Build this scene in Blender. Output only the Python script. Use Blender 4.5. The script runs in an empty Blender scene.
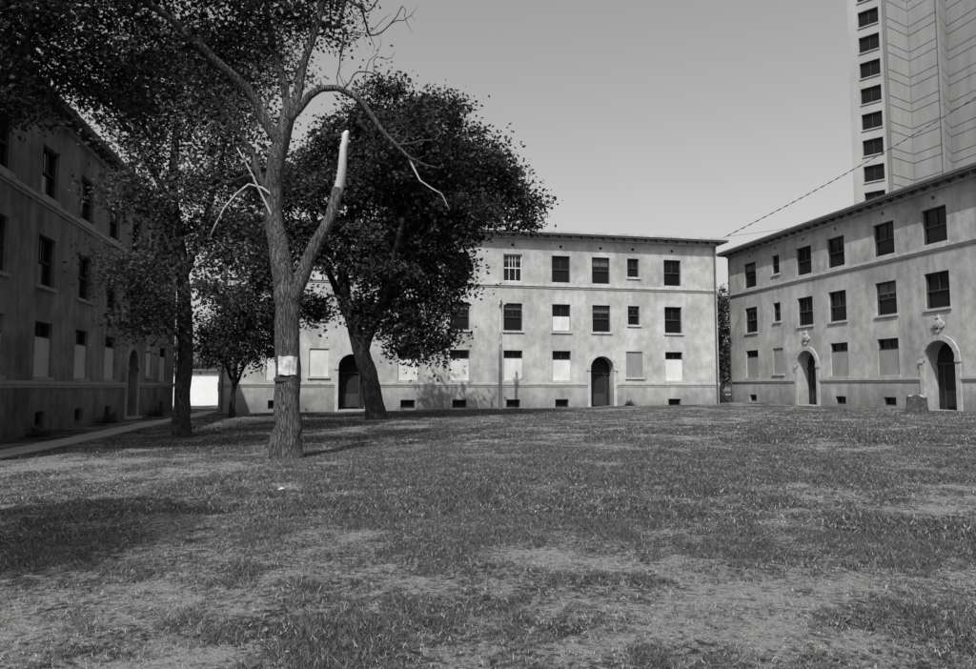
import bpy, math, random
import numpy as np
from mathutils import Vector
random.seed(7)
rng=np.random.default_rng(7)
S=bpy.context.scene
COL=S.collection
# ------------------------------------------------------------ helpers
def vnoise(x,y,scale,seed):
    r=np.random.default_rng(seed); G=r.random((256,256))
    x=np.asarray(x,float)/scale+1000; y=np.asarray(y,float)/scale+1000
    xi=np.floor(x).astype(int); yi=np.floor(y).astype(int)
    fx=x-xi; fy=y-yi; fx=fx*fx*(3-2*fx); fy=fy*fy*(3-2*fy)
    a=G[xi%256,yi%256]; b=G[(xi+1)%256,yi%256]; c=G[xi%256,(yi+1)%256]; d=G[(xi+1)%256,(yi+1)%256]
    return (a*(1-fx)+b*fx)*(1-fy)+(c*(1-fx)+d*fx)*fy
def fbm(x,y,scale,seed,octs=4):
    t=0;w=0;a=1
    for i in range(octs):
        c,s=math.cos(i*1.1+seed),math.sin(i*1.1+seed)
        t=t+a*vnoise(x*c-y*s,x*s+y*c,scale/(2**i),seed+i); w+=a; a*=0.72
    return t/w
def gz(x,y):
    x=np.asarray(x,float); y=np.asarray(y,float)
    s=np.clip((y-3)/15,0,1); s=s*s*(3-2*s)
    far=np.clip((200-np.abs(x))/100,0,1)
    return (0.012*np.clip(x,-40,40)*s*far+(fbm(x,y,7,11,3)-0.5)*0.16*np.clip(1-np.hypot(x,y-20)/150,0,1))
def lush(x,y):
    n=fbm(x,y,1.1,21,5); m=fbm(x,y,6,31,3)
    v=0.62+(n-0.5)*2.6+(m-0.5)*.6
    def blob(cx,cy,rx,ry): return np.exp(-(((x-cx)/rx)**2+((y-cy)/ry)**2))
    v=v-0.5*blob(2.3,4.7,1.0,.7)-0.7*blob(-4.8,17,2.6,1.8)-0.5*blob(0.9,4.3,.6,.5)-.3*blob(9,8.5,3,1.2)-.2*blob(-1.5,6.5,1.5,.8)-.25*blob(-1.4,4.2,.9,.5)
    v=v+0.25*blob(4.0,12.5,6,4.0)+0.2*blob(13,20,9,5)
    return np.clip(v,0,1)
def fast_mesh(name,V,nper,cols=None,smooth=False):
    V=np.ascontiguousarray(V,dtype=np.float32); n=len(V); nf=n//nper
    me=bpy.data.meshes.new(name)
    me.vertices.add(n); me.vertices.foreach_set('co',V.ravel())
    me.loops.add(n); me.loops.foreach_set('vertex_index',np.arange(n,dtype=np.int32))
    me.polygons.add(nf); me.polygons.foreach_set('loop_start',np.arange(0,n,nper,dtype=np.int32))
    me.update(calc_edges=True)
    if cols is not None:
        at=me.attributes.new('shade','FLOAT','POINT'); at.data.foreach_set('value',np.ascontiguousarray(cols,dtype=np.float32))
    return me
def obj(name,me,parent=None,mats=()):
    o=bpy.data.objects.new(name,me); COL.objects.link(o)
    for m in mats: me.materials.append(m)
    if parent: o.parent=parent
    return o
def empty(name):
    o=bpy.data.objects.new(name,None); COL.objects.link(o); return o
# ------------------------------------------------------------ materials
def nmat(name):
    m=bpy.data.materials.new(name); m.use_nodes=True; nt=m.node_tree
    return m,nt,nt.nodes['Principled BSDF']
def ramp(nt,src,p0,c0,p1,c1):
    r=nt.nodes.new('ShaderNodeMapRange'); r.inputs[1].default_value=p0; r.inputs[2].default_value=p1
    r.inputs[3].default_value=c0; r.inputs[4].default_value=c1
    nt.links.new(src,r.inputs[0]); return r.outputs[0]
def mul(nt,a,b,op='MULTIPLY'):
    m=nt.nodes.new('ShaderNodeMath'); m.operation=op
    for i,v in enumerate((a,b)):
        if isinstance(v,(int,float)): m.inputs[i].default_value=v
        else: nt.links.new(v,m.inputs[i])
    return m.outputs[0]
def noise(nt,scale,detail=6,vec=(1,1,1),rough=.6):
    tc=nt.nodes.new('ShaderNodeTexCoord'); mp=nt.nodes.new('ShaderNodeMapping'); mp.inputs['Scale'].default_value=vec
    n=nt.nodes.new('ShaderNodeTexNoise'); n.inputs['Scale'].default_value=scale; n.inputs['Detail'].default_value=detail; n.inputs['Roughness'].default_value=rough
    nt.links.new(tc.outputs['Object'],mp.inputs[0]); nt.links.new(mp.outputs[0],n.inputs['Vector'])
    return n.outputs['Fac']
def simple(name,base,amp=.25,scale=4,vec=(1,1,1),rough=.9,bump=.2,bscale=30,spec=.3):
    m,nt,b=nmat(name)
    v=ramp(nt,noise(nt,scale,6,vec),.3,base*(1-amp),.7,base*(1+amp))
    nt.links.new(v,b.inputs['Base Color']); b.inputs['Roughness'].default_value=rough
    b.inputs['Specular IOR Level'].default_value=spec
    if bump:
        bp=nt.nodes.new('ShaderNodeBump'); bp.inputs['Strength'].default_value=bump; bp.inputs['Distance'].default_value=.03
        nt.links.new(noise(nt,bscale,5,vec),bp.inputs['Height']); nt.links.new(bp.outputs[0],b.inputs['Normal'])
    return m
def stucco(name,base,dirty,streaks=.12):
    m,nt,b=nmat(name)
    big=ramp(nt,noise(nt,.45,7,(1,1,1),.65),.36,1-.26*dirty,.60,1.08)
    med=ramp(nt,noise(nt,1.9,8,(1,1,.8),.7),.34,.80,.66,1.12)
    streak=ramp(nt,mul(nt,mul(nt,noise(nt,.8,7,(2.2,2.2,.22),.7),.6),mul(nt,noise(nt,.35,5),.4),'ADD'),.40,1-streaks,.55,1.0)
    fine=ramp(nt,noise(nt,20,5,(1,1,1),.7),.3,.78,.7,1.18)
    v=mul(nt,mul(nt,mul(nt,big,med),mul(nt,streak,fine)),base)
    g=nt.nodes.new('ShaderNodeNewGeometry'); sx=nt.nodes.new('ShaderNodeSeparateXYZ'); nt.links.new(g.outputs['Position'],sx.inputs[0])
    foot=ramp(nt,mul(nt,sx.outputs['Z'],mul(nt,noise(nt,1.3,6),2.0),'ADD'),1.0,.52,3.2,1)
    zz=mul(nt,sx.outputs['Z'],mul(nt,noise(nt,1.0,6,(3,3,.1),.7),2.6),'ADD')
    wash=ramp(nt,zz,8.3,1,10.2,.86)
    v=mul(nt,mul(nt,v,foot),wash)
    nt.links.new(v,b.inputs['Base Color']); b.inputs['Roughness'].default_value=.95; b.inputs['Specular IOR Level'].default_value=.15
    bp=nt.nodes.new('ShaderNodeBump'); bp.inputs['Strength'].default_value=.8; bp.inputs['Distance'].default_value=.02
    nt.links.new(noise(nt,14,7,(1,1,1),.7),bp.inputs['Height']); nt.links.new(bp.outputs[0],b.inputs['Normal'])
    return m
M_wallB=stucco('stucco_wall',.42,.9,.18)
M_wallL=stucco('stucco_wall_stained_shaded',.25,1.5,.42)  # stained, and base darkened: the left wing's shade is put into the colour
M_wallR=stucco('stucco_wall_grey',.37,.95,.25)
M_trim=simple('cast_stone_trim',.38,.22,3,bump=.2)
M_trimR=simple('cast_stone_trim_grey',.30,.22,3,bump=.2)
M_trimL=simple('cast_stone_trim_shaded',.27,.25,3,bump=.2)  # darker trim copy, shading of the left wing painted into its tone
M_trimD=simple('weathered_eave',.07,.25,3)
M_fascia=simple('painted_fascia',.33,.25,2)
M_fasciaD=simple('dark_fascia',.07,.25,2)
M_frame=simple('old_window_paint',.035,.4,5)
M_frameL=simple('white_window_paint',.5,.15,5)
M_board=simple('plywood_board',.52,.16,1.5,(1,1,.4))
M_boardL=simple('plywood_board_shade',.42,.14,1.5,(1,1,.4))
M_boardG=simple('grey_board',.20,.16,1.5,(1,1,.4))
M_blind=simple('drawn_blind',.08,.3,2)
M_roof=simple('roofing',.10,.3,4)
M_door=simple('dark_door',.015,.3,4)
M_conc=simple('concrete',.28,.2,2,bump=.3)
M_tower=simple('precast_concrete',.25,.16,.5,(1,1,.3),bump=.1)
M_towerD=simple('precast_concrete_pier',.15,.16,.5,(1,1,.3),bump=.1)
M_groove=simple('panel_joint',.06,.1,2,bump=0)
M_white=simple('white_siding',.65,.05,2)
m,nt,b=nmat('window_glass'); b.inputs['Base Color'].default_value=(.008,.008,.008,1); b.inputs['Roughness'].default_value=.15; b.inputs['Specular IOR Level'].default_value=.15
M_glass=m
m,nt,b=nmat('tinted_glass'); b.inputs['Base Color'].default_value=(.01,.01,.01,1); b.inputs['Roughness'].default_value=.3; b.inputs['Specular IOR Level'].default_value=.08
M_glassT=m
def bark(name,base,dist=.05):
    m,nt,b=nmat(name)
    tc=nt.nodes.new('ShaderNodeTexCoord'); mp=nt.nodes.new('ShaderNodeMapping'); mp.inputs['Scale'].default_value=(1,1,.11)
    v_=nt.nodes.new('ShaderNodeTexVoronoi'); v_.feature='DISTANCE_TO_EDGE'; v_.inputs['Scale'].default_value=24
    nz=nt.nodes.new('ShaderNodeTexNoise'); nz.inputs['Scale'].default_value=5; nz.inputs['Detail'].default_value=6
    nt.links.new(tc.outputs['Object'],mp.inputs[0]); nt.links.new(mp.outputs[0],nz.inputs['Vector'])
    mx=nt.nodes.new('ShaderNodeVectorMath'); mx.operation='MULTIPLY_ADD'; mx.inputs[1].default_value=(.3,.3,.3)
    nt.links.new(nz.outputs['Color'],mx.inputs[0]); nt.links.new(mp.outputs[0],mx.inputs[2]); nt.links.new(mx.outputs[0],v_.inputs['Vector'])
    crack=ramp(nt,v_.outputs['Distance'],0,.5,.16,1.1)
    n1=noise(nt,20,8,(1,1,.25),.75); n2=noise(nt,1.5,4)
    hgt=mul(nt,crack,mul(nt,n1,.8),'ADD')
    v=mul(nt,mul(nt,crack,ramp(nt,n1,.32,.6,.66,1.35)),mul(nt,ramp(nt,n2,.3,.8,.7,1.15),base))
    nt.links.new(v,b.inputs['Base Color']); b.inputs['Roughness'].default_value=.95; b.inputs['Specular IOR Level'].default_value=.1
    bp=nt.nodes.new('ShaderNodeBump'); bp.inputs['Strength'].default_value=1; bp.inputs['Distance'].default_value=dist
    nt.links.new(hgt,bp.inputs['Height']); nt.links.new(bp.outputs[0],b.inputs['Normal'])
    return m
M_bark=bark('bark',.115,.07); M_barkD=bark('bark_dark',.045); M_dead=simple('dead_wood',.33,.3,5,(1,1,.2)); M_pole=simple('weathered_pole',.42,.25,6,(1,1,.1))
def leafmat(name,base,trans=.3):
    m=bpy.data.materials.new(name); m.use_nodes=True; nt=m.node_tree; nt.nodes.clear()
    o=nt.nodes.new('ShaderNodeOutputMaterial'); a=nt.nodes.new('ShaderNodeAttribute'); a.attribute_name='shade'
    v=mul(nt,a.outputs['Fac'],base)
    d=nt.nodes.new('ShaderNodeBsdfDiffuse'); nt.links.new(v,d.inputs[0])
    if trans>0:
        t=nt.nodes.new('ShaderNodeBsdfTranslucent'); mx=nt.nodes.new('ShaderNodeMixShader'); mx.inputs[0].default_value=trans
        nt.links.new(v,t.inputs[0]); nt.links.new(d.outputs[0],mx.inputs[1]); nt.links.new(t.outputs[0],mx.inputs[2]); nt.links.new(mx.outputs[0],o.inputs[0])
    else: nt.links.new(d.outputs[0],o.inputs[0])
    return m
M_leaf=leafmat('elm_leaves',.055,.15); M_leafA=leafmat('canopy_leaves',.036,.18); M_leafD=leafmat('dark_leaves',.034,.12); M_leafB=leafmat('light_leaves',.07,.28)
M_blade=leafmat('grass_blades',1.0,0)
# ------------------------------------------------------------ ground
def axis(lo,hi,a,b,step):
    core=np.arange(a,b+1e-6,step); out=[];v=a;s=step
    while v>lo: s*=1.35; v-=s; out.append(v)
    out2=[];v=core[-1];s=step
    while v<hi: s*=1.35; v+=s; out2.append(v)
    return np.array(out[::-1]+list(core)+out2)
ax=axis(-1500,1500,-14,34,.17); ay=axis(-300,2500,-2,56,.17)
X,Y=np.meshgrid(ax,ay); Z=gz(X,Y); L=lush(X,Y)
nx=len(ax); ny=len(ay)
V=np.stack([X.ravel(),Y.ravel(),Z.ravel()],1)
idx=np.arange(nx*ny).reshape(ny,nx)
F=np.stack([idx[:-1,:-1].ravel(),idx[:-1,1:].ravel(),idx[1:,1:].ravel(),idx[1:,:-1].ravel()],1)
me=bpy.data.meshes.new('lawn_ground'); me.from_pydata(V.tolist(),[],F.tolist())
at=me.attributes.new('lush','FLOAT','POINT'); at.data.foreach_set('value',L.ravel().astype(np.float32))
m,nt,b=nmat('lawn')
a=nt.nodes.new('ShaderNodeAttribute'); a.attribute_name='lush'
n1=noise(nt,2.6,8,(1,1,1),.75); n2=noise(nt,16,6,(1,1,1),.75); n3=noise(nt,80,4)
f=mul(nt,a.outputs['Fac'],mul(nt,ramp(nt,n1,.3,-.3,.7,.3),ramp(nt,n2,.35,-.6,.65,.6),'ADD'),'ADD')
v=mul(nt,ramp(nt,f,.0,.31,.75,.05),ramp(nt,n3,.3,.5,.7,1.5))
nt.links.new(v,b.inputs['Base Color']); b.inputs['Roughness'].default_value=1; b.inputs['Specular IOR Level'].default_value=0
bp=nt.nodes.new('ShaderNodeBump'); bp.inputs['Strength'].default_value=1; bp.inputs['Distance'].default_value=.06
nt.links.new(mul(nt,n2,n3,'ADD'),bp.inputs['Height']); nt.links.new(bp.outputs[0],b.inputs['Normal'])
g=obj('lawn_ground',me,None,[m])
for p in me.polygons: p.use_smooth=True
def blades(d0,d1,dens,ln,wd):
    n=int(.8725*(d1*d1-d0*d0)*dens)
    r=np.sqrt(rng.random(n)*(d1*d1-d0*d0)+d0*d0); th=math.radians(11.6)+(rng.random(n)-.5)*1.745
    x=r*np.sin(th); y=r*np.cos(th)
    fine=fbm(x,y,.20,51,3)-.5
    l=lush(x,y)+fine*2.2
    keep=(rng.random(n)<np.clip(.14+l*1.1,.05,1))&(x>-7.6)&(x<30)&(y<47.2)
    x=x[keep];y=y[keep];l=l[keep];fine=fine[keep];n=len(x)
    z=gz(x,y)-.004
    h=ln*(.45+.8*rng.random(n))*(.45+.75*np.clip(l,0,1)); w=wd*(.6+.8*rng.random(n))
    a=rng.random(n)*2*math.pi; b_=rng.random(n)*2*math.pi; lean=h*(.3+1.1*rng.random(n))
    P0=np.stack([x-np.cos(a)*w,y-np.sin(a)*w,z],1); P1=np.stack([x+np.cos(a)*w,y+np.sin(a)*w,z],1)
    P2=np.stack([x+np.cos(b_)*lean,y+np.sin(b_)*lean,z+h],1)
    V=np.stack([P0,P1,P2],1).reshape(-1,3)
    straw=rng.random(n)>np.clip(.44+l*.6,.28,.94)
    c=np.where(straw,.17+.26*rng.random(n),(.045+.09*rng.random(n))*(1-.5*np.clip(fine*2,-.6,.6)))
    return V,np.repeat(c,3)
parts=[blades(2,9,7500,.034,.0024),blades(9,20,2000,.042,.005),blades(20,47,300,.05,.011)]
V=np.concatenate([p[0] for p in parts]); C=np.concatenate([p[1] for p in parts])
obj('grass',fast_mesh('grass',V,3,C),None,[M_blade])
n=6000; r=np.sqrt(rng.random(n)*(30*30-9)+9); r=3+(r-3)*rng.random(n)**.4; th=math.radians(11.6)+(rng.random(n)-.5)*1.7
x=r*np.sin(th); y=r*np.cos(th); k=(x>-7.6)&(x<29); x=x[k];y=y[k];n=len(x); c=np.stack([x,y,gz(x,y)+.012+.02*rng.random(n)],1)
u=rng.normal(0,1,(n,3)); u[:,2]*=.3; u/=np.linalg.norm(u,axis=1)[:,None]; w=np.cross(u,np.array([0,0,1.])+rng.normal(0,.3,(n,3))); w/=np.linalg.norm(w,axis=1)[:,None]; s=.03*rng.uniform(.4,1.2,n)[:,None]
Q=np.stack([c-u*s*.5,c+w*s*.3,c+u*s*.5,c-w*s*.3],1).reshape(-1,3)
obj('fallen_leaves',fast_mesh('fallen_leaves',Q,4,np.repeat(rng.choice([.03,.06,.10,.16],n),4)),None,[M_blade])
# ------------------------------------------------------------ building mesh builder
class MB:
    def __init__(s): s.v=[];s.f=[];s.m=[];s.mats=[]
    def mi(s,m):
        if m not in s.mats: s.mats.append(m)
        return s.mats.index(m)
    def face(s,pts,m):
        k=len(s.v); s.v+= [tuple(p) for p in pts]; s.f.append(tuple(range(k,k+len(pts)))); s.m.append(s.mi(m))
    def make(s,name,parent):
        me=bpy.data.meshes.new(name); me.from_pydata(s.v,[],s.f)
        for m in s.mats: me.materials.append(m)
        me.polygons.foreach_set('material_index',s.m); me.update()
        return obj(name,me,parent)
class Fr:
    def __init__(s,O,Sd,N): s.O=O;s.S=Sd;s.N=N
    def p(s,a,n,z): return (s.O[0]+a*s.S[0]+n*s.N[0], s.O[1]+a*s.S[1]+n*s.N[1], z)
def box(B,F,s0,s1,n0,n1,z0,z1,m):
    p=F.p
    c=[p(s0,n0,z0),p(s1,n0,z0),p(s1,n1,z0),p(s0,n1,z0),p(s0,n0,z1),p(s1,n0,z1),p(s1,n1,z1),p(s0,n1,z1)]
    for q in ((0,1,2,3),(4,5,6,7),(0,1,5,4),(1,2,6,5),(2,3,7,6),(3,0,4,7)): B.face([c[i] for i in q],m)
def facade(W,F,s0,s1,z0,z1,ops,m,rev=.3):
    ss=sorted({s0,s1,*[o[0] for o in ops],*[o[1] for o in ops]}); zs=sorted({z0,z1,*[o[2] for o in ops],*[o[3] for o in ops]})
    for i in range(len(ss)-1):
        for j in range(len(zs)-1):
            cs=(ss[i]+ss[i+1])/2; cz=(zs[j]+zs[j+1])/2
            if any(o[0]<cs<o[1] and o[2]<cz<o[3] for o in ops): continue
            W.face([F.p(ss[i],0,zs[j]),F.p(ss[i+1],0,zs[j]),F.p(ss[i+1],0,zs[j+1]),F.p(ss[i],0,zs[j+1])],m)
    for o in ops:
        a,b_,c,d=o[:4]
        if len(o)>4 and o[4]=='arch':
            r=(b_-a)/2; cx=(a+b_)/2; sp=d-r; K=16
            arc=[(cx-r*math.cos(math.pi*k/K),sp+r*math.sin(math.pi*k/K)) for k in range(K+1)]
            for k in range(K):
                (x0,y0),(x1,y1)=arc[k],arc[k+1]
                W.face([F.p(x0,0,y0),F.p(x1,0,y1),F.p(x1,0,d),F.p(x0,0,d)],m)
                W.face([F.p(x0,0,y0),F.p(x1,0,y1),F.p(x1,-.8,y1),F.p(x0,-.8,y0)],m)
            W.face([F.p(a,0,c),F.p(a,0,sp),F.p(a,-.8,sp),F.p(a,-.8,c)],m); W.face([F.p(b_,0,c),F.p(b_,0,sp),F.p(b_,-.8,sp),F.p(b_,-.8,c)],m)
        else:
            W.face([F.p(a,0,c),F.p(b_,0,c),F.p(b_,-rev,c),F.p(a,-rev,c)],m); W.face([F.p(a,0,d),F.p(b_,0,d),F.p(b_,-rev,d),F.p(a,-rev,d)],m)
            W.face([F.p(a,0,c),F.p(a,0,d),F.p(a,-rev,d),F.p(a,-rev,c)],m); W.face([F.p(b_,0,c),F.p(b_,0,d),F.p(b_,-rev,d),F.p(b_,-rev,c)],m)
def sash(B,F,a,b_,c,d,fm,extra=True):
    B.face([F.p(a,-.24,c),F.p(b_,-.24,c),F.p(b_,-.24,d),F.p(a,-.24,d)],M_glass)
    t=.07
    box(B,F,a,a+t,-.225,-.13,c,d,fm); box(B,F,b_-t,b_,-.225,-.13,c,d,fm)
    box(B,F,a+t,b_-t,-.223,-.13,c,c+t,fm); box(B,F,a+t,b_-t,-.223,-.13,d-t,d,fm)
    if extra:
        mz=(c+d)/2; box(B,F,a+t,b_-t,-.218,-.15,mz-.035,mz+.035,fm)
        mx=(a+b_)/2
        box(B,F,mx-.02,mx+.02,-.214,-.17,mz+.035,d-t,fm)
def arch_trim(T,F,cx,r,z0,zt,w,pr,m):
    sp=zt-r; K=20
    ring=[(math.cos(math.pi*k/K),math.sin(math.pi*k/K)) for k in range(K+1)]
    for k in range(K):
        pw=pr if k%2==0 else pr+.015
        q=[]
        for (c,s_) in (ring[k],ring[k+1]): q.append(((cx+r*c,sp+r*s_),(cx+(r+w)*c,sp+(r+w)*s_)))
        (i0,o0),(i1,o1)=q
        T.face([F.p(i0[0],pw,i0[1]),F.p(o0[0],pw,o0[1]),F.p(o1[0],pw,o1[1]),F.p(i1[0],pw,i1[1])],m)
        T.face([F.p(o0[0],.001,o0[1]),F.p(o0[0],pw,o0[1]),F.p(o1[0],pw,o1[1]),F.p(o1[0],.001,o1[1])],m)
        T.face([F.p(i0[0],-.05,i0[1]),F.p(i0[0],pw,i0[1]),F.p(i1[0],pw,i1[1]),F.p(i1[0],-.05,i1[1])],m)
    box(T,F,cx-r-w,cx-r,.002,pr,z0,sp,m); box(T,F,cx+r,cx+r+w,.002,pr,z0,sp,m)
    box(T,F,cx-r-w-.05,cx-r,.003,pr+.05,sp-.16,sp,m); box(T,F,cx+r,cx+r+w+.05,.003,pr+.05,sp-.16,sp,m)
def cartouche(T,F,cx,z,m):
    K=14
    for (rr,n0,n1,ox,oz) in ((.26,.002,.10,0,0),(.17,.10,.17,0,.02),(.09,.17,.22,0,.03),(.14,.002,.09,-.27,-.05),(.14,.002,.09,.27,-.05),(.12,.002,.1,0,.33),(.12,.002,.1,0,-.33)):
        pts=[(cx+ox+rr*math.cos(2*math.pi*k/K),z+oz+rr*1.15*math.sin(2*math.pi*k/K)) for k in range(K)]
        T.face([F.p(a,n1,b_) for a,b_ in pts],m)
        for k in range(K):
            p0,p1=pts[k],pts[(k+1)%K]; T.face([F.p(p0[0],n0,p0[1]),F.p(p1[0],n0,p1[1]),F.p(p1[0],n1,p1[1]),F.p(p0[0],n1,p0[1])],m)
ZW=12.1
def building(name,F,s0,s1,depth,units,wallm,dz,ww,boardm,doorlift,carto=False,tr=None,fas=None,archw=.22):
    tr=tr or M_trim; fas=fas or M_fascia
    root=empty(name); W=MB();T=MB();G=MB();R=MB();D=MB()
    ops=[];rr=random.Random(len(units)*7+int(s1))
    for u in units:
        s,k=u[0],u[1]; opt=u[2] if len(u)>2 else {}
        w=(.88 if k=='s' else ww)/2
        ws=opt.get('ws',s)
        for fl,(c,d) in enumerate(((2.0,4.07),(5.43,7.33),(8.85,10.75))):
            c+=dz;d+=dz
            if k=='s' and fl>0: c+=.55
            if k=='d' and fl==0: continue
            hw=w
            if k=='s' and fl==0: hw=.62;c+=.25
            sc=ws if fl>0 else s
            ops.append((sc-hw,sc+hw,c,d)); a,b_=sc-hw,sc+hw
            o=opt.get(fl)
            fm=M_frameL if o=='light' else M_frame
            sash(G,F,a,b_,c,d,fm)
            if o=='light':
                for q in (.33,.66): box(G,F,a+(b_-a)*q-.02,a+(b_-a)*q+.02,-.21,-.16,c+.07,d-.07,M_frameL)
            if fl==0:
                if k=='s': box(G,F,a+.01,b_-.01,-.12,-.08,c+.01,d-.01,M_boardG if (s>10 and boardm is M_board) else boardm)
                else:
                    zt_=c+(d-c)*(.72+rr.uniform(-.03,.03)); box(G,F,a+.01,b_-.01,-.12,-.08,c+.01,zt_,boardm)
                    box(G,F,a+.01,b_-.01,-.125,-.07,zt_,zt_+.05,M_frame)
            if o=='board': box(G,F,a+.05,b_-.05,-.12,-.08,c+.05,c+(d-c)*.55,M_board)
            elif fl>0 and rr.random()<.3:
                box(G,F,a+.08,b_-.08,-.2355,-.23,d-.07-(d-c)*rr.uniform(.12,.35),d-.075,M_blind)
            box(T,F,a-.1,b_+.1,.002,.09,c-.13,c,tr)
        if k=='W':
            c,d=.16+dz*1.4,.72+dz*1.1; ops.append((s-.48,s+.48,c,d)); sash(G,F,s-.48,s+.48,c,d,M_frame,False)
        if k=='d':
            r=.85 if ww<1.5 else 1.0; zt=3.6+doorlift
            ops.append((s-r,s+r,doorlift-.4,zt,'arch'))
            arch_trim(T,F,s,r,doorlift-.4,zt,archw,.08,tr)
            D.face([F.p(s-r-.3,-.8,-.5),F.p(s+r+.3,-.8,-.5),F.p(s+r+.3,-.8,zt+.2),F.p(s-r-.3,-.8,zt+.2)],M_door)
            box(D,F,s-r,s+r,-.79,-.70,2.35+doorlift,2.45+doorlift,M_frame)
            for e in (-.55,.47): box(D,F,s+e,s+e+.08,-.79,-.72,doorlift,2.35+doorlift,M_frame)
            box(D,F,s-.45,s+.45,-.77,-.74,doorlift+.15,1.0+doorlift,M_frame)
            box(D,F,s-r+.02,s+r-.02,-.75,.35,-.6,doorlift-.02,M_conc)
            if carto: cartouche(T,F,s,zt+.85,tr)
        ops.append((ws-.11,ws+.11,11.3+dz*.5,11.5+dz*.5))
        G.face([F.p(ws-.11,-.2,11.3+dz*.5),F.p(ws+.11,-.2,11.3+dz*.5),F.p(ws+.11,-.2,11.5+dz*.5),F.p(ws-.11,-.2,11.5+dz*.5)],M_door)
    facade(W,F,s0,s1,-1,ZW,ops,wallm)
    W.face([F.p(s0,0,-1),F.p(s0,-depth,-1),F.p(s0,-depth,ZW),F.p(s0,0,ZW)],wallm)
    W.face([F.p(s1,0,-1),F.p(s1,-depth,-1),F.p(s1,-depth,ZW),F.p(s1,0,ZW)],wallm)
    W.face([F.p(s0,-depth,-1),F.p(s1,-depth,-1),F.p(s1,-depth,ZW),F.p(s0,-depth,ZW)],wallm)
    doors=sorted([u[0] for u in units if u[1]=='d']); r=(.85 if ww<1.5 else 1.0)+archw+.002
    segs=[];p=s0-.03
    for dd in doors: segs.append((p,dd-r)); p=dd+r
    segs.append((p,s1+.03))
    for a,b_ in segs:
        box(T,F,a,b_,.003,.085,1.72+dz,1.86+dz,tr)
        box(T,F,a,b_,.003,.04,1.60+dz,1.72+dz,tr)
    box(T,F,s0-.04,s1+.04,.004,.11,8.55+dz,8.71+dz,tr); box(T,F,s0-.04,s1+.04,.004,.05,8.43+dz,8.55+dz,tr)
    ov=.65
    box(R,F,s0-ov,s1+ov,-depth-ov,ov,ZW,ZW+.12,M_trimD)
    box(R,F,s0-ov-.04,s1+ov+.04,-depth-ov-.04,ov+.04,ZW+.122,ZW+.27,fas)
    box(R,F,s0-.1,s1+.1,.003,.16,ZW-.22,ZW-.003,tr)
    n=int((s1-s0)/.8)
    for i in range(n+1):
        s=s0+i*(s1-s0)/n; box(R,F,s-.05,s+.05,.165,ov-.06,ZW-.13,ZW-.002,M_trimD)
    e=ov; zt=ZW+.273; i_=depth/2
    a=[F.p(s0-e,e,zt),F.p(s1+e,e,zt),F.p(s1+e,-depth-e,zt),F.p(s0-e,-depth-e,zt)]
    r0=F.p(s0+i_,-i_,zt+.9); r1=F.p(s1-i_,-i_,zt+.9)
    R.face([a[0],a[1],r1,r0],M_roof);R.face([a[1],a[2],r1],M_roof);R.face([a[2],a[3],r0,r1],M_roof);R.face([a[3],a[0],r0],M_roof)
    for s in (s0+.25,s1-.25):
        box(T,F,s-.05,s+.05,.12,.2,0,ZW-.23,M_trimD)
    W.make('walls',root);T.make('trim',root);G.make('windows',root);D.make('doors',root);R.make('roof',root)
    return root
FB=Fr((0,48),(1,0),(0,-1))
ub=[(-4.0,'W'),(-1.35,'s'),(.75,'d',{'ws':1.5}),(4.42,'W'),(7.89,'W'),(11.61,'W',{2:'light'}),(15.08,'W',{1:'board'}),(18.03,'d'),(20.47,'s'),(23.5,'W')]
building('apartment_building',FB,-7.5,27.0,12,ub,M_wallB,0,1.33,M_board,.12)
FR=Fr((30.5,0),(0,1),(-1,0))
ur=[(49.3,'W'),(46.0,'s'),(42.8,'d'),(39.6,'W'),(35.5,'W'),(31.9,'d'),(28.7,'s'),(25.4,'W'),(21.5,'W')]
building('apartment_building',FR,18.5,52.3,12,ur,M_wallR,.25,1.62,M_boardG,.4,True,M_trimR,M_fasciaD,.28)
FL=Fr((-11,0),(0,1),(1,0))
ul=[(48.8,'W'),(45.4,'s'),(42.0,'d'),(38.1,'W'),(34.1,'W'),(30.0,'W'),(25.9,'W'),(22.0,'d'),(18.8,'s'),(15.5,'W')]
building('apartment_building',FL,12.5,52.0,12,ul,M_wallL,-.05,1.6,M_boardL,.0,False,M_trimL,M_fasciaD)
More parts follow.
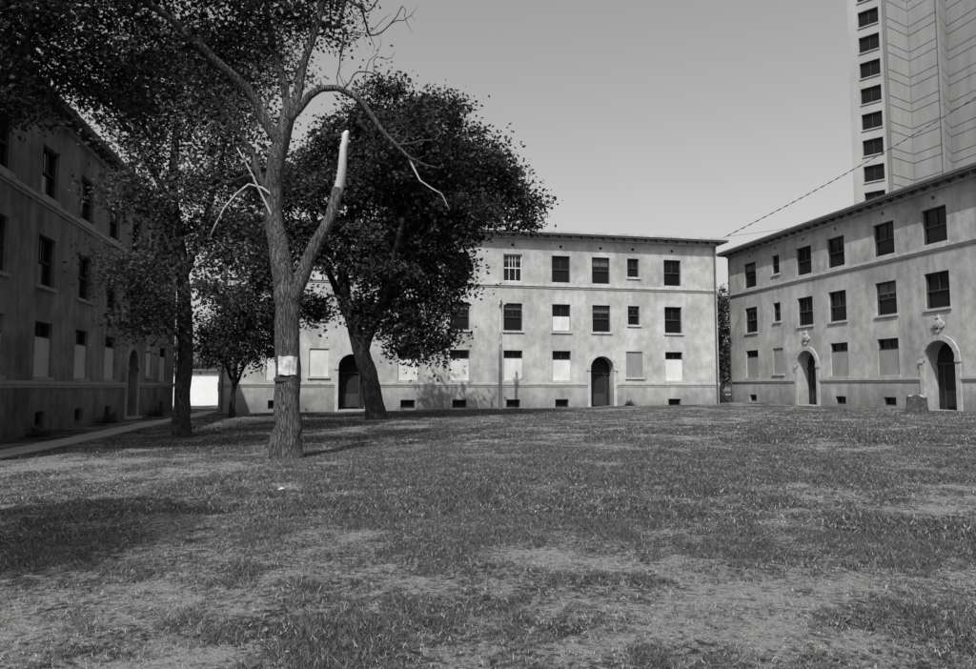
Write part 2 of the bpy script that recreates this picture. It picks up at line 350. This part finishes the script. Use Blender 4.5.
# ------------------------------------------------------------ tower
plan=[(60.8,75.3),(63.0,71.8),(67.9,73.6),(68.2,69.5),(72.3,72.4),(72.2,67.3),(77.5,70.0),(79,65.0),(84,67),(96,85),(80,96)]
root=empty('high_rise_tower'); W=MB();G=MB();C_=MB()
n=len(plan); z0=27-3.2*8-1.6
for i in range(n):
    p,q=plan[i],plan[(i+1)%n]; L_=math.hypot(q[0]-p[0],q[1]-p[1]); Sd=((q[0]-p[0])/L_,(q[1]-p[1])/L_); F=Fr(p,Sd,(Sd[1],-Sd[0]))
    if i!=0:
        C_.face([F.p(.03,-.05,0),F.p(L_-.03,-.05,0),F.p(L_-.03,-.05,z0+3.2*22-.1),F.p(.03,-.05,z0+3.2*22-.1)],M_groove)
    for k in range(22):
        zb=z0+k*3.2
        if i==0:
            a,b_,c,d=1.2,3.5,zb+.65,zb+2.6
            facade(W,F,0,L_,zb,zb+3.2,[(a,b_,c,d)],M_tower,.35)
            G.face([F.p(a,-.34,c),F.p(b_,-.34,c),F.p(b_,-.34,d),F.p(a,-.34,d)],M_glassT)
            box(G,F,(a+b_)/2-.03,(a+b_)/2+.03,-.33,-.25,c,d,M_frame)
            box(W,F,a-.05,b_+.05,.002,.12,c-.14,c-.001,M_tower)
        else:
            facade(W,F,.04,L_-.04,zb+.04,zb+1.07,[],M_tower); facade(W,F,.04,L_-.04,zb+1.15,zb+3.16,[],M_tower)
    if i!=0:
        box(W,F,-.28,.0,-.05,.28,0,z0+3.2*22,M_towerD)
C_.face([(p[0],p[1],z0+3.2*22) for p in plan],M_tower)
W.make('precast_walls',root);G.make('windows',root);C_.make('joints_and_roof',root)
# ------------------------------------------------------------ low white building seen through the gap
root=empty('garage'); W=MB()
Fg=Fr((-22,70),(1,0),(0,-1))
facade(W,Fg,0,15,-1,3.0,[(3,5.6,-1,2.3),(11,12,1.1,2.0)],M_white)
W.face([Fg.p(3,-.29,-1),Fg.p(5.6,-.29,-1),Fg.p(5.6,-.29,2.3),Fg.p(3,-.29,2.3)],M_boardG)
W.face([Fg.p(11,-.29,1.1),Fg.p(12,-.29,1.1),Fg.p(12,-.29,2),Fg.p(11,-.29,2)],M_glass)
W.face([Fg.p(0,0,-1),Fg.p(0,-8,-1),Fg.p(0,-8,3),Fg.p(0,0,3)],M_white);W.face([Fg.p(15,0,-1),Fg.p(15,-8,-1),Fg.p(15,-8,3),Fg.p(15,0,3)],M_white)
W.make('walls',root); R=MB(); box(R,Fg,-.3,15.3,-8.3,.3,3.003,3.2,M_roof); R.make('roof',root)
# ------------------------------------------------------------ path
def strip(name,xs,ys,w,mat,off=.03):
    B=MB()
    for i in range(len(ys)-1):
        q=[(xs,ys[i]),(xs+w,ys[i]),(xs+w,ys[i+1]-.015),(xs,ys[i+1]-.015)]
        B.face([(a,b_,float(gz(a,b_))+off) for a,b_ in q],mat)
        B.face([(q[1][0],q[1][1],float(gz(*q[1]))+off),(q[2][0],q[2][1],float(gz(*q[2]))+off),(q[2][0],q[2][1],float(gz(*q[2]))-.1),(q[1][0],q[1][1],float(gz(*q[1]))-.1)],mat)
    return B.make(name,None)
strip('concrete_path',-8.9,np.arange(-2,52,1.1),1.1,M_conc)
# ------------------------------------------------------------ trees
def tube(VF,pts,rad,sides=10):
    V,Fc=VF; pts=[Vector(p) for p in pts]; rings=[]
    up=Vector((0,1,.13))
    for i,p in enumerate(pts):
        d=(pts[min(i+1,len(pts)-1)]-pts[max(i-1,0)]).normalized()
        a=d.cross(up); 
        if a.length<1e-3: a=d.cross(Vector((1,0,0)))
        a.normalize(); b_=d.cross(a); k=len(V); rings.append(k)
        for j in range(sides):
            t=2*math.pi*j/sides; V.append(tuple(p+(a*math.cos(t)+b_*math.sin(t))*rad[i]*(1+ (.05*math.sin(3*t+i*.25)+.03*math.sin(7*t+i*.1) if sides>8 else 0))))
    for i in range(len(rings)-1):
        for j in range(sides):
            Fc.append((rings[i]+j,rings[i]+(j+1)%sides,rings[i+1]+(j+1)%sides,rings[i+1]+j))
    Fc.append(tuple(rings[-1]+j for j in range(sides)))
def cat(P,step=.3):
    P=np.array(P,float); out=[]
    for i in range(len(P)-1):
        p0=P[max(i-1,0)];p1=P[i];p2=P[i+1];p3=P[min(i+2,len(P)-1)]
        n=max(2,int(np.linalg.norm((p2-p1)[:3])/step))
        for k in range(n):
            t=k/n; out.append(.5*((2*p1)+(-p0+p2)*t+(2*p0-5*p1+4*p2-p3)*t*t+(-p0+3*p1-3*p2+p3)*t**3))
    out.append(P[-1]); return np.array(out)
def tree(name,limbs,clumps,leaf,per,mleaf,mbark,seed,spread=.35,dead=(),deadlimbs=(),r0=.011,nshell=.45,step=.4,flare=1.35):
    R=np.random.default_rng(seed); root=empty(name)
    V=[];Fc=[];nodes=[];ndir=[];cap=[];par=[]
    for li,P in enumerate(limbs):
        C=cat(P); 
        j=R.normal(0,1,(len(C),3))*np.minimum(C[:,3:4]*.07,.02); 
        wv=np.cumsum(R.normal(0,.03,(len(C),3)),0)*(0 if li==0 else 1); wv-=np.linspace(0,1,len(C))[:,None]*wv[-1]
        j[0]=0; C[:,:3]+=j+wv
        if li==0:
            for q in range(min(5,len(C))): C[q,3]*=1+(flare-1)*(1-q/4)**2
        tube((V,Fc),C[:,:3],C[:,3],18)
        for q,c in enumerate(C):
            if c[2]>limbs[0][1][2] or li>0:
                dv=C[min(q+1,len(C)-1),:3]-C[max(q-1,0),:3]; dv/=np.linalg.norm(dv)+1e-9
                nodes.append(c[:3]);cap.append(c[3]);par.append(-1);ndir.append(dv)
    att=[];lv=[]
    for src,isl in ((clumps,True),(dead,False)):
        for (x,y,z,r,n_) in src:
            d=R.normal(0,1,(n_,3)); d/=np.linalg.norm(d,axis=1)[:,None]
            rr=r*R.random(n_)**nshell
            P=np.array([x,y,z])+d*rr[:,None]*np.array([1.05,1.05,.85])
            att+=list(P); lv+=[isl]*n_
    att=np.array(att);lv=np.array(lv)
    nd=np.array(nodes); dist=np.min(np.linalg.norm(att[:,None]-nd[None],axis=2),axis=1)
    order=np.argsort(dist)
    tot=len(nodes); N_=len(nodes)+len(att)*14; buf=np.zeros((N_,3)); buf[:tot]=nd; dr=np.zeros((N_,3)); dr[:tot]=np.array(ndir); tips=[]
    for i in order:
        a=att[i]; dd=buf[:tot]-a; dn=np.linalg.norm(dd,axis=1)
        al=-(dd*dr[:tot]).sum(1)/(dn+1e-6)
        w=dn*(1.25-.25*al)+.25*np.maximum(dd[:,2],0); j=int(np.argmin(w)); d0=dn[j]
        k=min(12,max(2,int(d0/step))); prev=j; base=buf[j].copy()
        ctl=base+dr[j]*d0*.4+(a-base)*.1+R.normal(0,.06,3)*d0
        for s in range(1,k+1):
            t=s/k; p=(1-t)**2*base+2*t*(1-t)*ctl+t*t*a+R.normal(0,.012,3)*(s<k)
            buf[tot]=p; dv=p-buf[prev]; dr[tot]=dv/(np.linalg.norm(dv)+1e-9); par.append(prev); prev=tot; tot+=1
        tips.append(tot-1)
    cnt=np.zeros(tot)
    for t in tips:
        while t!=-1: cnt[t]+=1; t=par[t]
    tipset=set(tips)
    for i in range(len(nodes),tot):
        pr=par[i]; r1=r0*cnt[i]**.55; 
        if i in tipset and cnt[i]<=1: r1*=.4
        r_p=r0*cnt[pr]**.55 if pr>=len(nodes) else min(r1*1.25,cap[pr]*.9)
        r_p=min(r_p,max(r1,r0)*1.6)
        tube((V,Fc),[buf[pr],buf[i]],[r_p,r1],5)
    me=bpy.data.meshes.new('trunk_and_branches'); me.from_pydata(V,[],Fc)
    me.polygons.foreach_set('use_smooth',[True]*len(Fc)); obj('trunk_and_branches',me,root,[mbark])
    if len(deadlimbs):
        V=[];Fc=[]
        for P in deadlimbs:
            C=cat(P); C[:,:3]+=R.normal(0,1,(len(C),3))*.012; tube((V,Fc),C[:,:3],C[:,3],8)
        me=bpy.data.meshes.new('dead_limbs'); me.from_pydata(V,[],Fc); me.polygons.foreach_set('use_smooth',[True]*len(Fc)); obj('dead_limbs',me,root,[M_dead])
    A=att[lv]; nT=len(A); cen=np.repeat(A,per,axis=0); n=len(cen)
    off=R.normal(0,1,(n,3))*spread*np.repeat(R.uniform(.5,1.5,nT),per)[:,None]*np.array([1,1,.6]); cen=cen+off; cen[:,2]-=np.abs(R.normal(0,.12,n))*spread*2
    u=R.normal(0,1,(n,3)); u[:,2]*=.7; u/=np.linalg.norm(u,axis=1)[:,None]
    w=R.normal(0,1,(n,3)); w=np.cross(u,w); w/=np.linalg.norm(w,axis=1)[:,None]
    s=leaf*R.uniform(.6,1.3,n)[:,None]
    Q=np.stack([cen-u*s*.5,cen+w*s*.3-u*s*.05,cen+u*s*.5,cen-w*s*.3-u*s*.05],1).reshape(-1,3)
    sh=np.repeat(R.uniform(.5,1.6,nT),per)*R.uniform(.85,1.15,n)
    obj('foliage',fast_mesh('foliage',Q,4,np.repeat(sh,4)),root,[mleaf])
    return root
# Tree A: old tree in front, half dead, broken limb
limbs=[[(-1.15,17.1,-.15,.33),(-1.15,17.1,.5,.305),(-1.17,17.1,2.0,.28),(-1.2,17.1,3.9,.27)],
 [(-1.2,17.1,3.6,.26),(-1.5,17.1,5.0,.22),(-1.6,17.1,6.1,.20),(-1.38,17.0,7.3,.18),(-1.2,17,8.2,.15)],
 [(-1.15,17.1,3.5,.2),(-.75,17.0,4.6,.155),(-.3,16.9,5.6,.13),(-.12,16.9,6.2,.12)],
 [(-1.4,17.0,7.2,.13),(-2.0,16.8,8.2,.11),(-2.9,16.6,9.1,.09),(-4.3,16.4,10.2,.07),(-6,16,11.3,.045)],
 [(-1.2,17,8.0,.12),(-.9,17.1,9.3,.09),(-.55,17.2,10.8,.07),(-.2,17.3,12.5,.04)],
 [(-1.2,17,8.0,.10),(-1.7,17.3,9.8,.075),(-2.0,17.5,11.5,.06),(-2.2,17.6,13.5,.04)],
 [(-1.25,17,7.8,.11),(-.5,17,8.6,.08),(.2,16.9,8.45,.07),(.85,16.8,7.7,.055),(1.5,16.8,7.1,.035),(2.3,16.8,6.8,.018)],
 [(-1.55,17.1,5.9,.08),(-2.3,17.3,7.2,.06),(-3.2,17.4,8.4,.045),(-4.4,17.5,9.0,.025)]]
cl=[(-5.6,16,10.6,2.0,140),(-3.6,17,11.2,1.9,110),(-7.4,17,9.8,1.9,150),(-6.2,16.5,12.5,2.2,90),(-3.2,16.8,13.2,2.1,80),(-1.3,17.5,12.2,1.6,50),(-8.6,18,11.0,2.2,120),(-2.6,17.4,9.6,1.1,34),(-5.2,18,8.8,1.2,54),(-7.6,17.2,8.3,1.2,70),(-8.8,17,8.4,1.4,70),(-1.9,17.4,10.6,1.2,36),(-.6,17.8,10.8,.9,16)]
dd=[(-.4,17.1,11.0,1.3,34),(.5,17,9.2,1.0,26),(1.6,16.9,7.6,.9,34),(-1.7,17,9.6,1.1,24),(-2.3,17,7.0,.9,20),(.9,17.2,11.4,1.2,26),(-3.2,17.2,6.2,.7,14),(.6,17,10.2,1.0,18)]
dl=[[(-.12,16.9,6.1,.115),(-.02,16.9,6.7,.10),(0,16.9,7.2,.085),(.05,16.9,7.5,.08),(.10,16.9,7.6,.04)],
 [(-1.6,17,6.0,.03),(-2.1,16.9,6.2,.025),(-2.6,16.8,5.6,.018),(-2.9,16.8,4.9,.01)],
 [(-1.55,17,5.4,.03),(-2.0,16.8,6.4,.022),(-2.35,16.8,7.0,.012)],
 [(1.5,16.8,7.1,.03),(1.8,16.8,6.5,.02),(2.3,16.8,6.2,.012),(2.5,16.8,5.8,.008)]]
tree('elm_tree',limbs,cl,.12,56,M_leafA,M_bark,3,.32,dd,dl,.006,.45,.3)
# Tree B
limbs=[[(-5.1,25.5,-.2,.29),(-5.1,25.5,.6,.26),(-5.05,25.5,3.2,.23),(-5.25,25.5,5.6,.20),(-5.6,25.5,8.2,.16),(-5.5,25.5,11,.10)],
 [(-5.2,25.5,5.2,.15),(-4.5,25.3,7.0,.11),(-4.0,25.1,9.2,.08),(-3.6,25,11,.05)],
 [(-5.5,25.5,7.5,.13),(-6.4,25.6,9.0,.09),(-7.2,25.7,10.4,.06)]]
cl=[(-5.4,25.5,12.6,2.0,110),(-3.9,25,10.8,1.7,90),(-6.6,26,10.8,1.8,90),(-4.1,25,8.4,1.4,60),(-6.7,25.3,8.2,1.3,48),(-3.4,24.8,6.4,1.2,38),(-6.6,25,5.4,1.2,46),(-6.1,25,3.9,1.1,38),(-7.8,26,13,1.8,70),(-3.2,26,13,1.8,70),(-4.3,24.8,4.8,.9,22),(-5,26.5,7,1.5,50),(-2.6,25.5,8.8,1.1,28)]
tree('elm_tree',limbs,cl,.15,52,M_leafB,M_barkD,5,.38,[(-4.6,25,7,1.5,20)],(),.008)
# Tree C
limbs=[[(1.75,35,-.2,.48),(1.68,35,.5,.44),(1.35,35,2.2,.42),(.95,35,3.4,.38),(.6,35,4.6,.33),(.1,35,6.5,.28),(.3,35,9.5,.2),(1.0,35,13,.13)],
 [(1.05,35,3.2,.3),(1.7,34.8,4.8,.26),(2.9,34.5,7.5,.22),(4.2,34.3,10.5,.16),(4.6,34.3,13.5,.1)],
 [(2.0,34.8,5.4,.2),(4.2,34.6,7.6,.16),(6.2,34.5,10,.11),(8,34.5,11,.07)],
 [(.6,35,4.6,.2),(-.6,35.4,7,.15),(-1.4,35.6,10,.1)],
 [(.3,35,8.5,.18),(1,37,11,.12),(2,38.5,13,.08)],[(1.5,34.9,4.3,.2),(2,33,6,.14),(2.6,31.5,9,.1)]]
c0=[(2.1,35,15.0,2.0),(4.5,34.6,14.3,2.0),(6.6,34.5,12.4,2.0),(8.5,34.4,10.5,1.35),(.5,35,13.9,1.7),(2.9,33.5,11.5,2.8),(5.4,34.2,10.3,2.0),(.0,35,10.8,2.1),(2.4,33.5,8,2.3),(3.9,34,5.6,1.5),(2.9,34,4.3,1.1),(-.4,35,8.2,1.6),(-1.9,35.5,11.6,1.7),(2.5,38,12.5,2.6),(5.5,37.5,12,2.3),(3.5,37,9,2.4),(3,31.5,12.5,2.1),(5.2,31.8,9.5,1.6),(-2.6,36,9,1.6),(4.9,34,7.0,1.4),(7.6,34.4,11.8,1.2),(-3.2,36,11.5,1.6),(-3.4,36,7.2,1.5),(-2.0,36,5.6,1.2),(-4.6,37,9.4,1.4),(-.9,35.5,13,1.4),(4.4,34,3.9,.9),(1.6,34.4,5.6,1.2),(3.2,34,3.4,.8)]
cl=[(x,y,z,r,int(15*r*r)) for x,y,z,r in c0]
tree('cottonwood_tree',limbs,cl,.22,70,M_leafD,M_barkD,9,.42,(),(),.010,.42)
# Tree E
tree('small_tree',[[(-5.8,42,-.2,.16),(-5.8,42,.6,.14),(-5.7,42,2,.12),(-5.6,42,4,.08)],[(-5.75,42,1.6,.1),(-6.3,42,3,.07),(-6.8,42,4.2,.04)],[(-5.75,42,1.6,.1),(-5,42,3,.07),(-4.5,42,4.4,.04)]],
 [(-5.8,42,5.4,1.6,60),(-6.9,42,4.3,1.3,44),(-4.6,42,4.3,1.4,50),(-5.6,41.4,3.4,1.3,40),(-5.2,42,6.4,1.1,28),(-4.0,42,5.6,1.2,34)],.18,50,M_leafD,M_barkD,12,.34,(),(),.010)
# Tree D: stands left of the viewpoint; its shadow falls on the lawn
tree('shade_tree',[[(-7.6,2.9,-.2,.3),(-7.6,2.9,.5,.27),(-7.5,3.0,4,.22),(-7.2,3.3,7,.14)],[(-7.5,3.0,4,.15),(-6.2,3.9,6.5,.09)]],
 [(-7.0,3.5,8,1.8,170),(-6.3,3.7,7.2,1.3,150),(-8.2,2.3,7.5,1.9,70),(-7.0,4.1,6.4,1.3,130),(-6.4,4.3,8.0,1.3,150),(-5.8,3.9,7.4,.8,60)],.2,80,M_leaf,M_barkD,15,.28)
# Tree beyond the right-hand gap
tree('street_tree',[[(39.5,70,-.2,.3),(39.5,70,.5,.27),(39.6,70,5,.2),(39.8,70,9,.12)]],
 [(39.8,70,10.6,2.0,50),(38.5,70,8.2,1.9,45),(41.3,70,8.2,2,45),(40,70,5,1.7,36)],.3,36,M_leafD,M_barkD,18,.45,(),(),.012)
# distant trees
R=np.random.default_rng(77); cen=[]
for i in range(46):
    t=-170+i*7.6+R.normal(0,2); cen.append((t,125+R.normal(0,6),4+R.random()*3,3.2+R.random()*2.2))
Q=[];sh=[]
for (x,y,z,r) in cen:
    n=700; d=R.normal(0,1,(n,3)); d/=np.linalg.norm(d,axis=1)[:,None]; P=np.array([x,y,z])+d*(r*R.random(n)[:,None]**.4)*np.array([1.2,1,1]); P[:,2]=np.maximum(P[:,2],.1)
    u=R.normal(0,1,(n,3));u/=np.linalg.norm(u,axis=1)[:,None]; w=np.cross(u,R.normal(0,1,(n,3)));w/=np.linalg.norm(w,axis=1)[:,None]
    s=.8; Q.append(np.stack([P-u*s*.5,P+w*s*.35,P+u*s*.5,P-w*s*.35],1).reshape(-1,3)); sh.append(np.repeat(R.uniform(.6,1.3,n),4))
obj('distant_trees',fast_mesh('distant_trees',np.concatenate(Q),4,np.concatenate(sh)),None,[M_leaf])
def shrub(x,y,r,seed,mat=M_leaf):
    R=np.random.default_rng(seed); n=int(1400*r); zz=float(gz(x,y))
    d=R.normal(0,1,(n,3)); d/=np.linalg.norm(d,axis=1)[:,None]; d[:,2]=np.abs(d[:,2])
    P=np.array([x,y,zz])+d*r*(R.random(n)[:,None]**.5)*(1+.35*np.sin(d[:,:1]*9+seed))
    u=R.normal(0,1,(n,3));u/=np.linalg.norm(u,axis=1)[:,None]; w=np.cross(u,R.normal(0,1,(n,3)));w/=np.linalg.norm(w,axis=1)[:,None]; s=.1
    V=np.stack([P-u*s*.5,P+w*s*.3,P+u*s*.5,P-w*s*.3],1).reshape(-1,3)
    obj('shrub',fast_mesh('shrub',V,4,np.repeat(R.uniform(.5,1.3,n),4)),None,[mat])
for x,y,r,s in ((28.6,50.5,.7,1),(29.6,52.5,.9,2),(-10.3,44.6,.5,3),(-10.4,36.2,.45,4),(19.8,47.4,.35,5),(-10.3,27.8,.4,6)): shrub(x,y,r,s)
# ------------------------------------------------------------ utility pole
root=empty('utility_pole'); V=[];Fc=[]
px,py=10.05,45.0; pz=float(gz(px,py))
tube((V,Fc),[(px,py,pz-.1),(px,py,3.5),(px+.02,py,7.25)],[.13,.11,.09],8)
me=bpy.data.meshes.new('pole'); me.from_pydata(V,[],Fc); obj('pole',me,root,[M_pole])
B=MB(); Fp=Fr((px,py),(1,0),(0,-1)); box(B,Fp,-.32,.32,.10,.2,6.85,6.97,M_pole); box(B,Fp,-.05,.05,.205,.33,6.6,7.1,M_trimD); B.make('crossarm',root)
V=[];Fc=[]
for e in (-.27,.27): tube((V,Fc),[(px+e,py-.15,6.97),(px+e,py-.15,7.05),(px+e,py-.15,7.12)],[.03,.05,.025],8)
me=bpy.data.meshes.new('insulators'); me.from_pydata(V,[],Fc); obj('insulators',me,root,[M_trim])
# ------------------------------------------------------------ overhead cable
def cable(name,a,b_,sag,r,beads=False):
    a=Vector(a);b_=Vector(b_);P=[]
    for i in range(41):
        t=i/40; p=a.lerp(b_,t); p.z-=sag*4*t*(1-t); P.append(tuple(p))
    root=empty(name); V=[];Fc=[]; tube((V,Fc),P,[r]*41,6)
    me=bpy.data.meshes.new('wire'); me.from_pydata(V,[],Fc); obj('wire',me,root,[M_frame])
    if beads:
        V=[];Fc=[]; L=(b_-a).length; n=int(L/.55)
        for i in range(n):
            t=(i+.5)/n; t2=t+.28/L; q=[]
            for tt in (t,t2): p=a.lerp(b_,tt); p.z-=sag*4*tt*(1-tt); q.append(tuple(p))
            tube((V,Fc),q,[r*2.2,r*2.2],6)
        me=bpy.data.meshes.new('spiral_lashing'); me.from_pydata(V,[],Fc); obj('spiral_lashing',me,root,[M_frame])
cable('overhead_cable',(27.3,47.4,12.45),(44,39.9,22.4),.35,.018,True)
cable('overhead_cable',(27.3,47.4,12.5),(50,46,17.6),.5,.012)
root=empty('utility_pole'); V=[];Fc=[]
tube((V,Fc),[(44,39.9,-.3),(44,39.9,10),(44,39.9,22.8)],[.22,.19,.15],12)
me=bpy.data.meshes.new('pole'); me.from_pydata(V,[],Fc); obj('pole',me,root,[M_pole])
B=MB(); Fp=Fr((44,39.9),(0,1),(-1,0)); box(B,Fp,-1.1,1.1,.15,.27,22.2,22.34,M_pole); B.make('crossarm',root)
# ------------------------------------------------------------ tree stump
sx_,sy_=26.6,29.3; sz=float(gz(sx_,sy_)); V=[];Fc=[];K=28;rs=random.Random(4)
prof=[(0,.54),(.12,.47),(.4,.43),(.8,.42),(.86,.41)]
lob=[rs.uniform(-.05,.05) for _ in range(K)]
for h,r in prof:
    for k in range(K):
        t=2*math.pi*k/K; q=r*(1+.07*math.sin(5*t)*(1.3-h)+lob[k]); V.append((sx_+q*math.cos(t),sy_+q*math.sin(t),sz-.05+h+(.06*math.sin(t*2)+.03*math.sin(5*t) if h>.7 else 0)))
for i in range(len(prof)-1):
    for k in range(K): Fc.append((i*K+k,i*K+(k+1)%K,(i+1)*K+(k+1)%K,(i+1)*K+k))
root=empty('tree_stump'); me=bpy.data.meshes.new('bark_side'); me.from_pydata(V,[],Fc); obj('bark_side',me,root,[M_bark])
top=[(sx_+.40*math.cos(2*math.pi*k/K)*(1+lob[k]),sy_+.40*math.sin(2*math.pi*k/K)*(1+lob[k]),sz-.05+.865+.06*math.sin(4*math.pi*k/K)+.03*math.sin(10*math.pi*k/K)) for k in range(K)]
top.append((sx_,sy_,sz+.815))
me=bpy.data.meshes.new('cut_top'); me.from_pydata(top,[],[(k,(k+1)%K,K) for k in range(K)]); obj('cut_top',me,root,[M_dead])
# ------------------------------------------------------------ notice on the trunk
root=empty('paper_notice'); V=[];Fc=[]
n=9; r=.315; cxn,cyn=-1.17,17.1
ca=math.atan2(0-cyn,0-cxn)
for j,z in enumerate((1.86,2.28)):
    for k in range(n):
        t=ca+(k/(n-1)-.5)*1.45; rr_=r+.012*math.sin(k*2.1+j)
        V.append((cxn+rr_*math.cos(t),cyn+rr_*math.sin(t),z+.012*math.sin(k*1.3+j*2)))
for k in range(n-1): Fc.append((k,k+1,n+k+1,n+k))
me=bpy.data.meshes.new('sheet'); me.from_pydata(V,[],Fc); obj('sheet',me,root,[simple('weathered_paper',.42,.45,7,bump=0)])
V=[];Fc=[]; tube((V,Fc),[(cxn,cyn,1.72),(cxn,cyn,1.80)],[.305,.303],18)
me=bpy.data.meshes.new('strap'); me.from_pydata(V,[],Fc); obj('strap',me,root,[M_frame])
# small paper scrap on the grass
B=MB(); z=float(gz(-.85,11.65)); B.face([(-.88,11.62,z+.03),(-.80,11.63,z+.05),(-.79,11.70,z+.035),(-.87,11.69,z+.06)],M_trim); B.face([(-.88,11.62,z+.032),(-.87,11.69,z+.062),(-.92,11.66,z+.02)],M_trim); B.make('paper_litter',None)
# ------------------------------------------------------------ light
to=Vector((.5,.85,-1.3)).normalized()
sd=bpy.data.lights.new('sun','SUN'); sd.energy=5.0; sd.angle=math.radians(.5); sd.color=(1,.985,.96)
so=bpy.data.objects.new('sun',sd); COL.objects.link(so); so.rotation_euler=to.to_track_quat('-Z','Y').to_euler()
w=bpy.data.worlds.new('World'); S.world=w; w.use_nodes=True; nt=w.node_tree
sk=nt.nodes.new('ShaderNodeTexSky'); sk.sky_type='NISHITA'; sk.sun_disc=False
sk.sun_elevation=math.asin(-to.z); sk.sun_rotation=math.atan2(-to.x,-to.y); sk.dust_density=4.0; sk.air_density=1.4
bw=nt.nodes.new('ShaderNodeRGBToBW'); nt.links.new(sk.outputs[0],bw.inputs[0])
mm=nt.nodes.new('ShaderNodeMath'); mm.operation='MULTIPLY'; mm.inputs[1].default_value=1.25; nt.links.new(bw.outputs[0],mm.inputs[0])
bg=nt.nodes['Background']; nt.links.new(mm.outputs[0],bg.inputs[0]); bg.inputs[1].default_value=.135
# ------------------------------------------------------------ camera
cd=bpy.data.cameras.new('camera'); cd.sensor_width=36; cd.lens=26.56; cd.clip_end=6000
co=bpy.data.objects.new('camera',cd); COL.objects.link(co); co.location=(0,0,1.6); co.rotation_euler=(math.radians(94.13),0,math.radians(-11.6)); S.camera=co
S.view_settings.view_transform='Standard'; S.view_settings.look='None'; S.view_settings.exposure=0
print('done', len(bpy.data.objects))
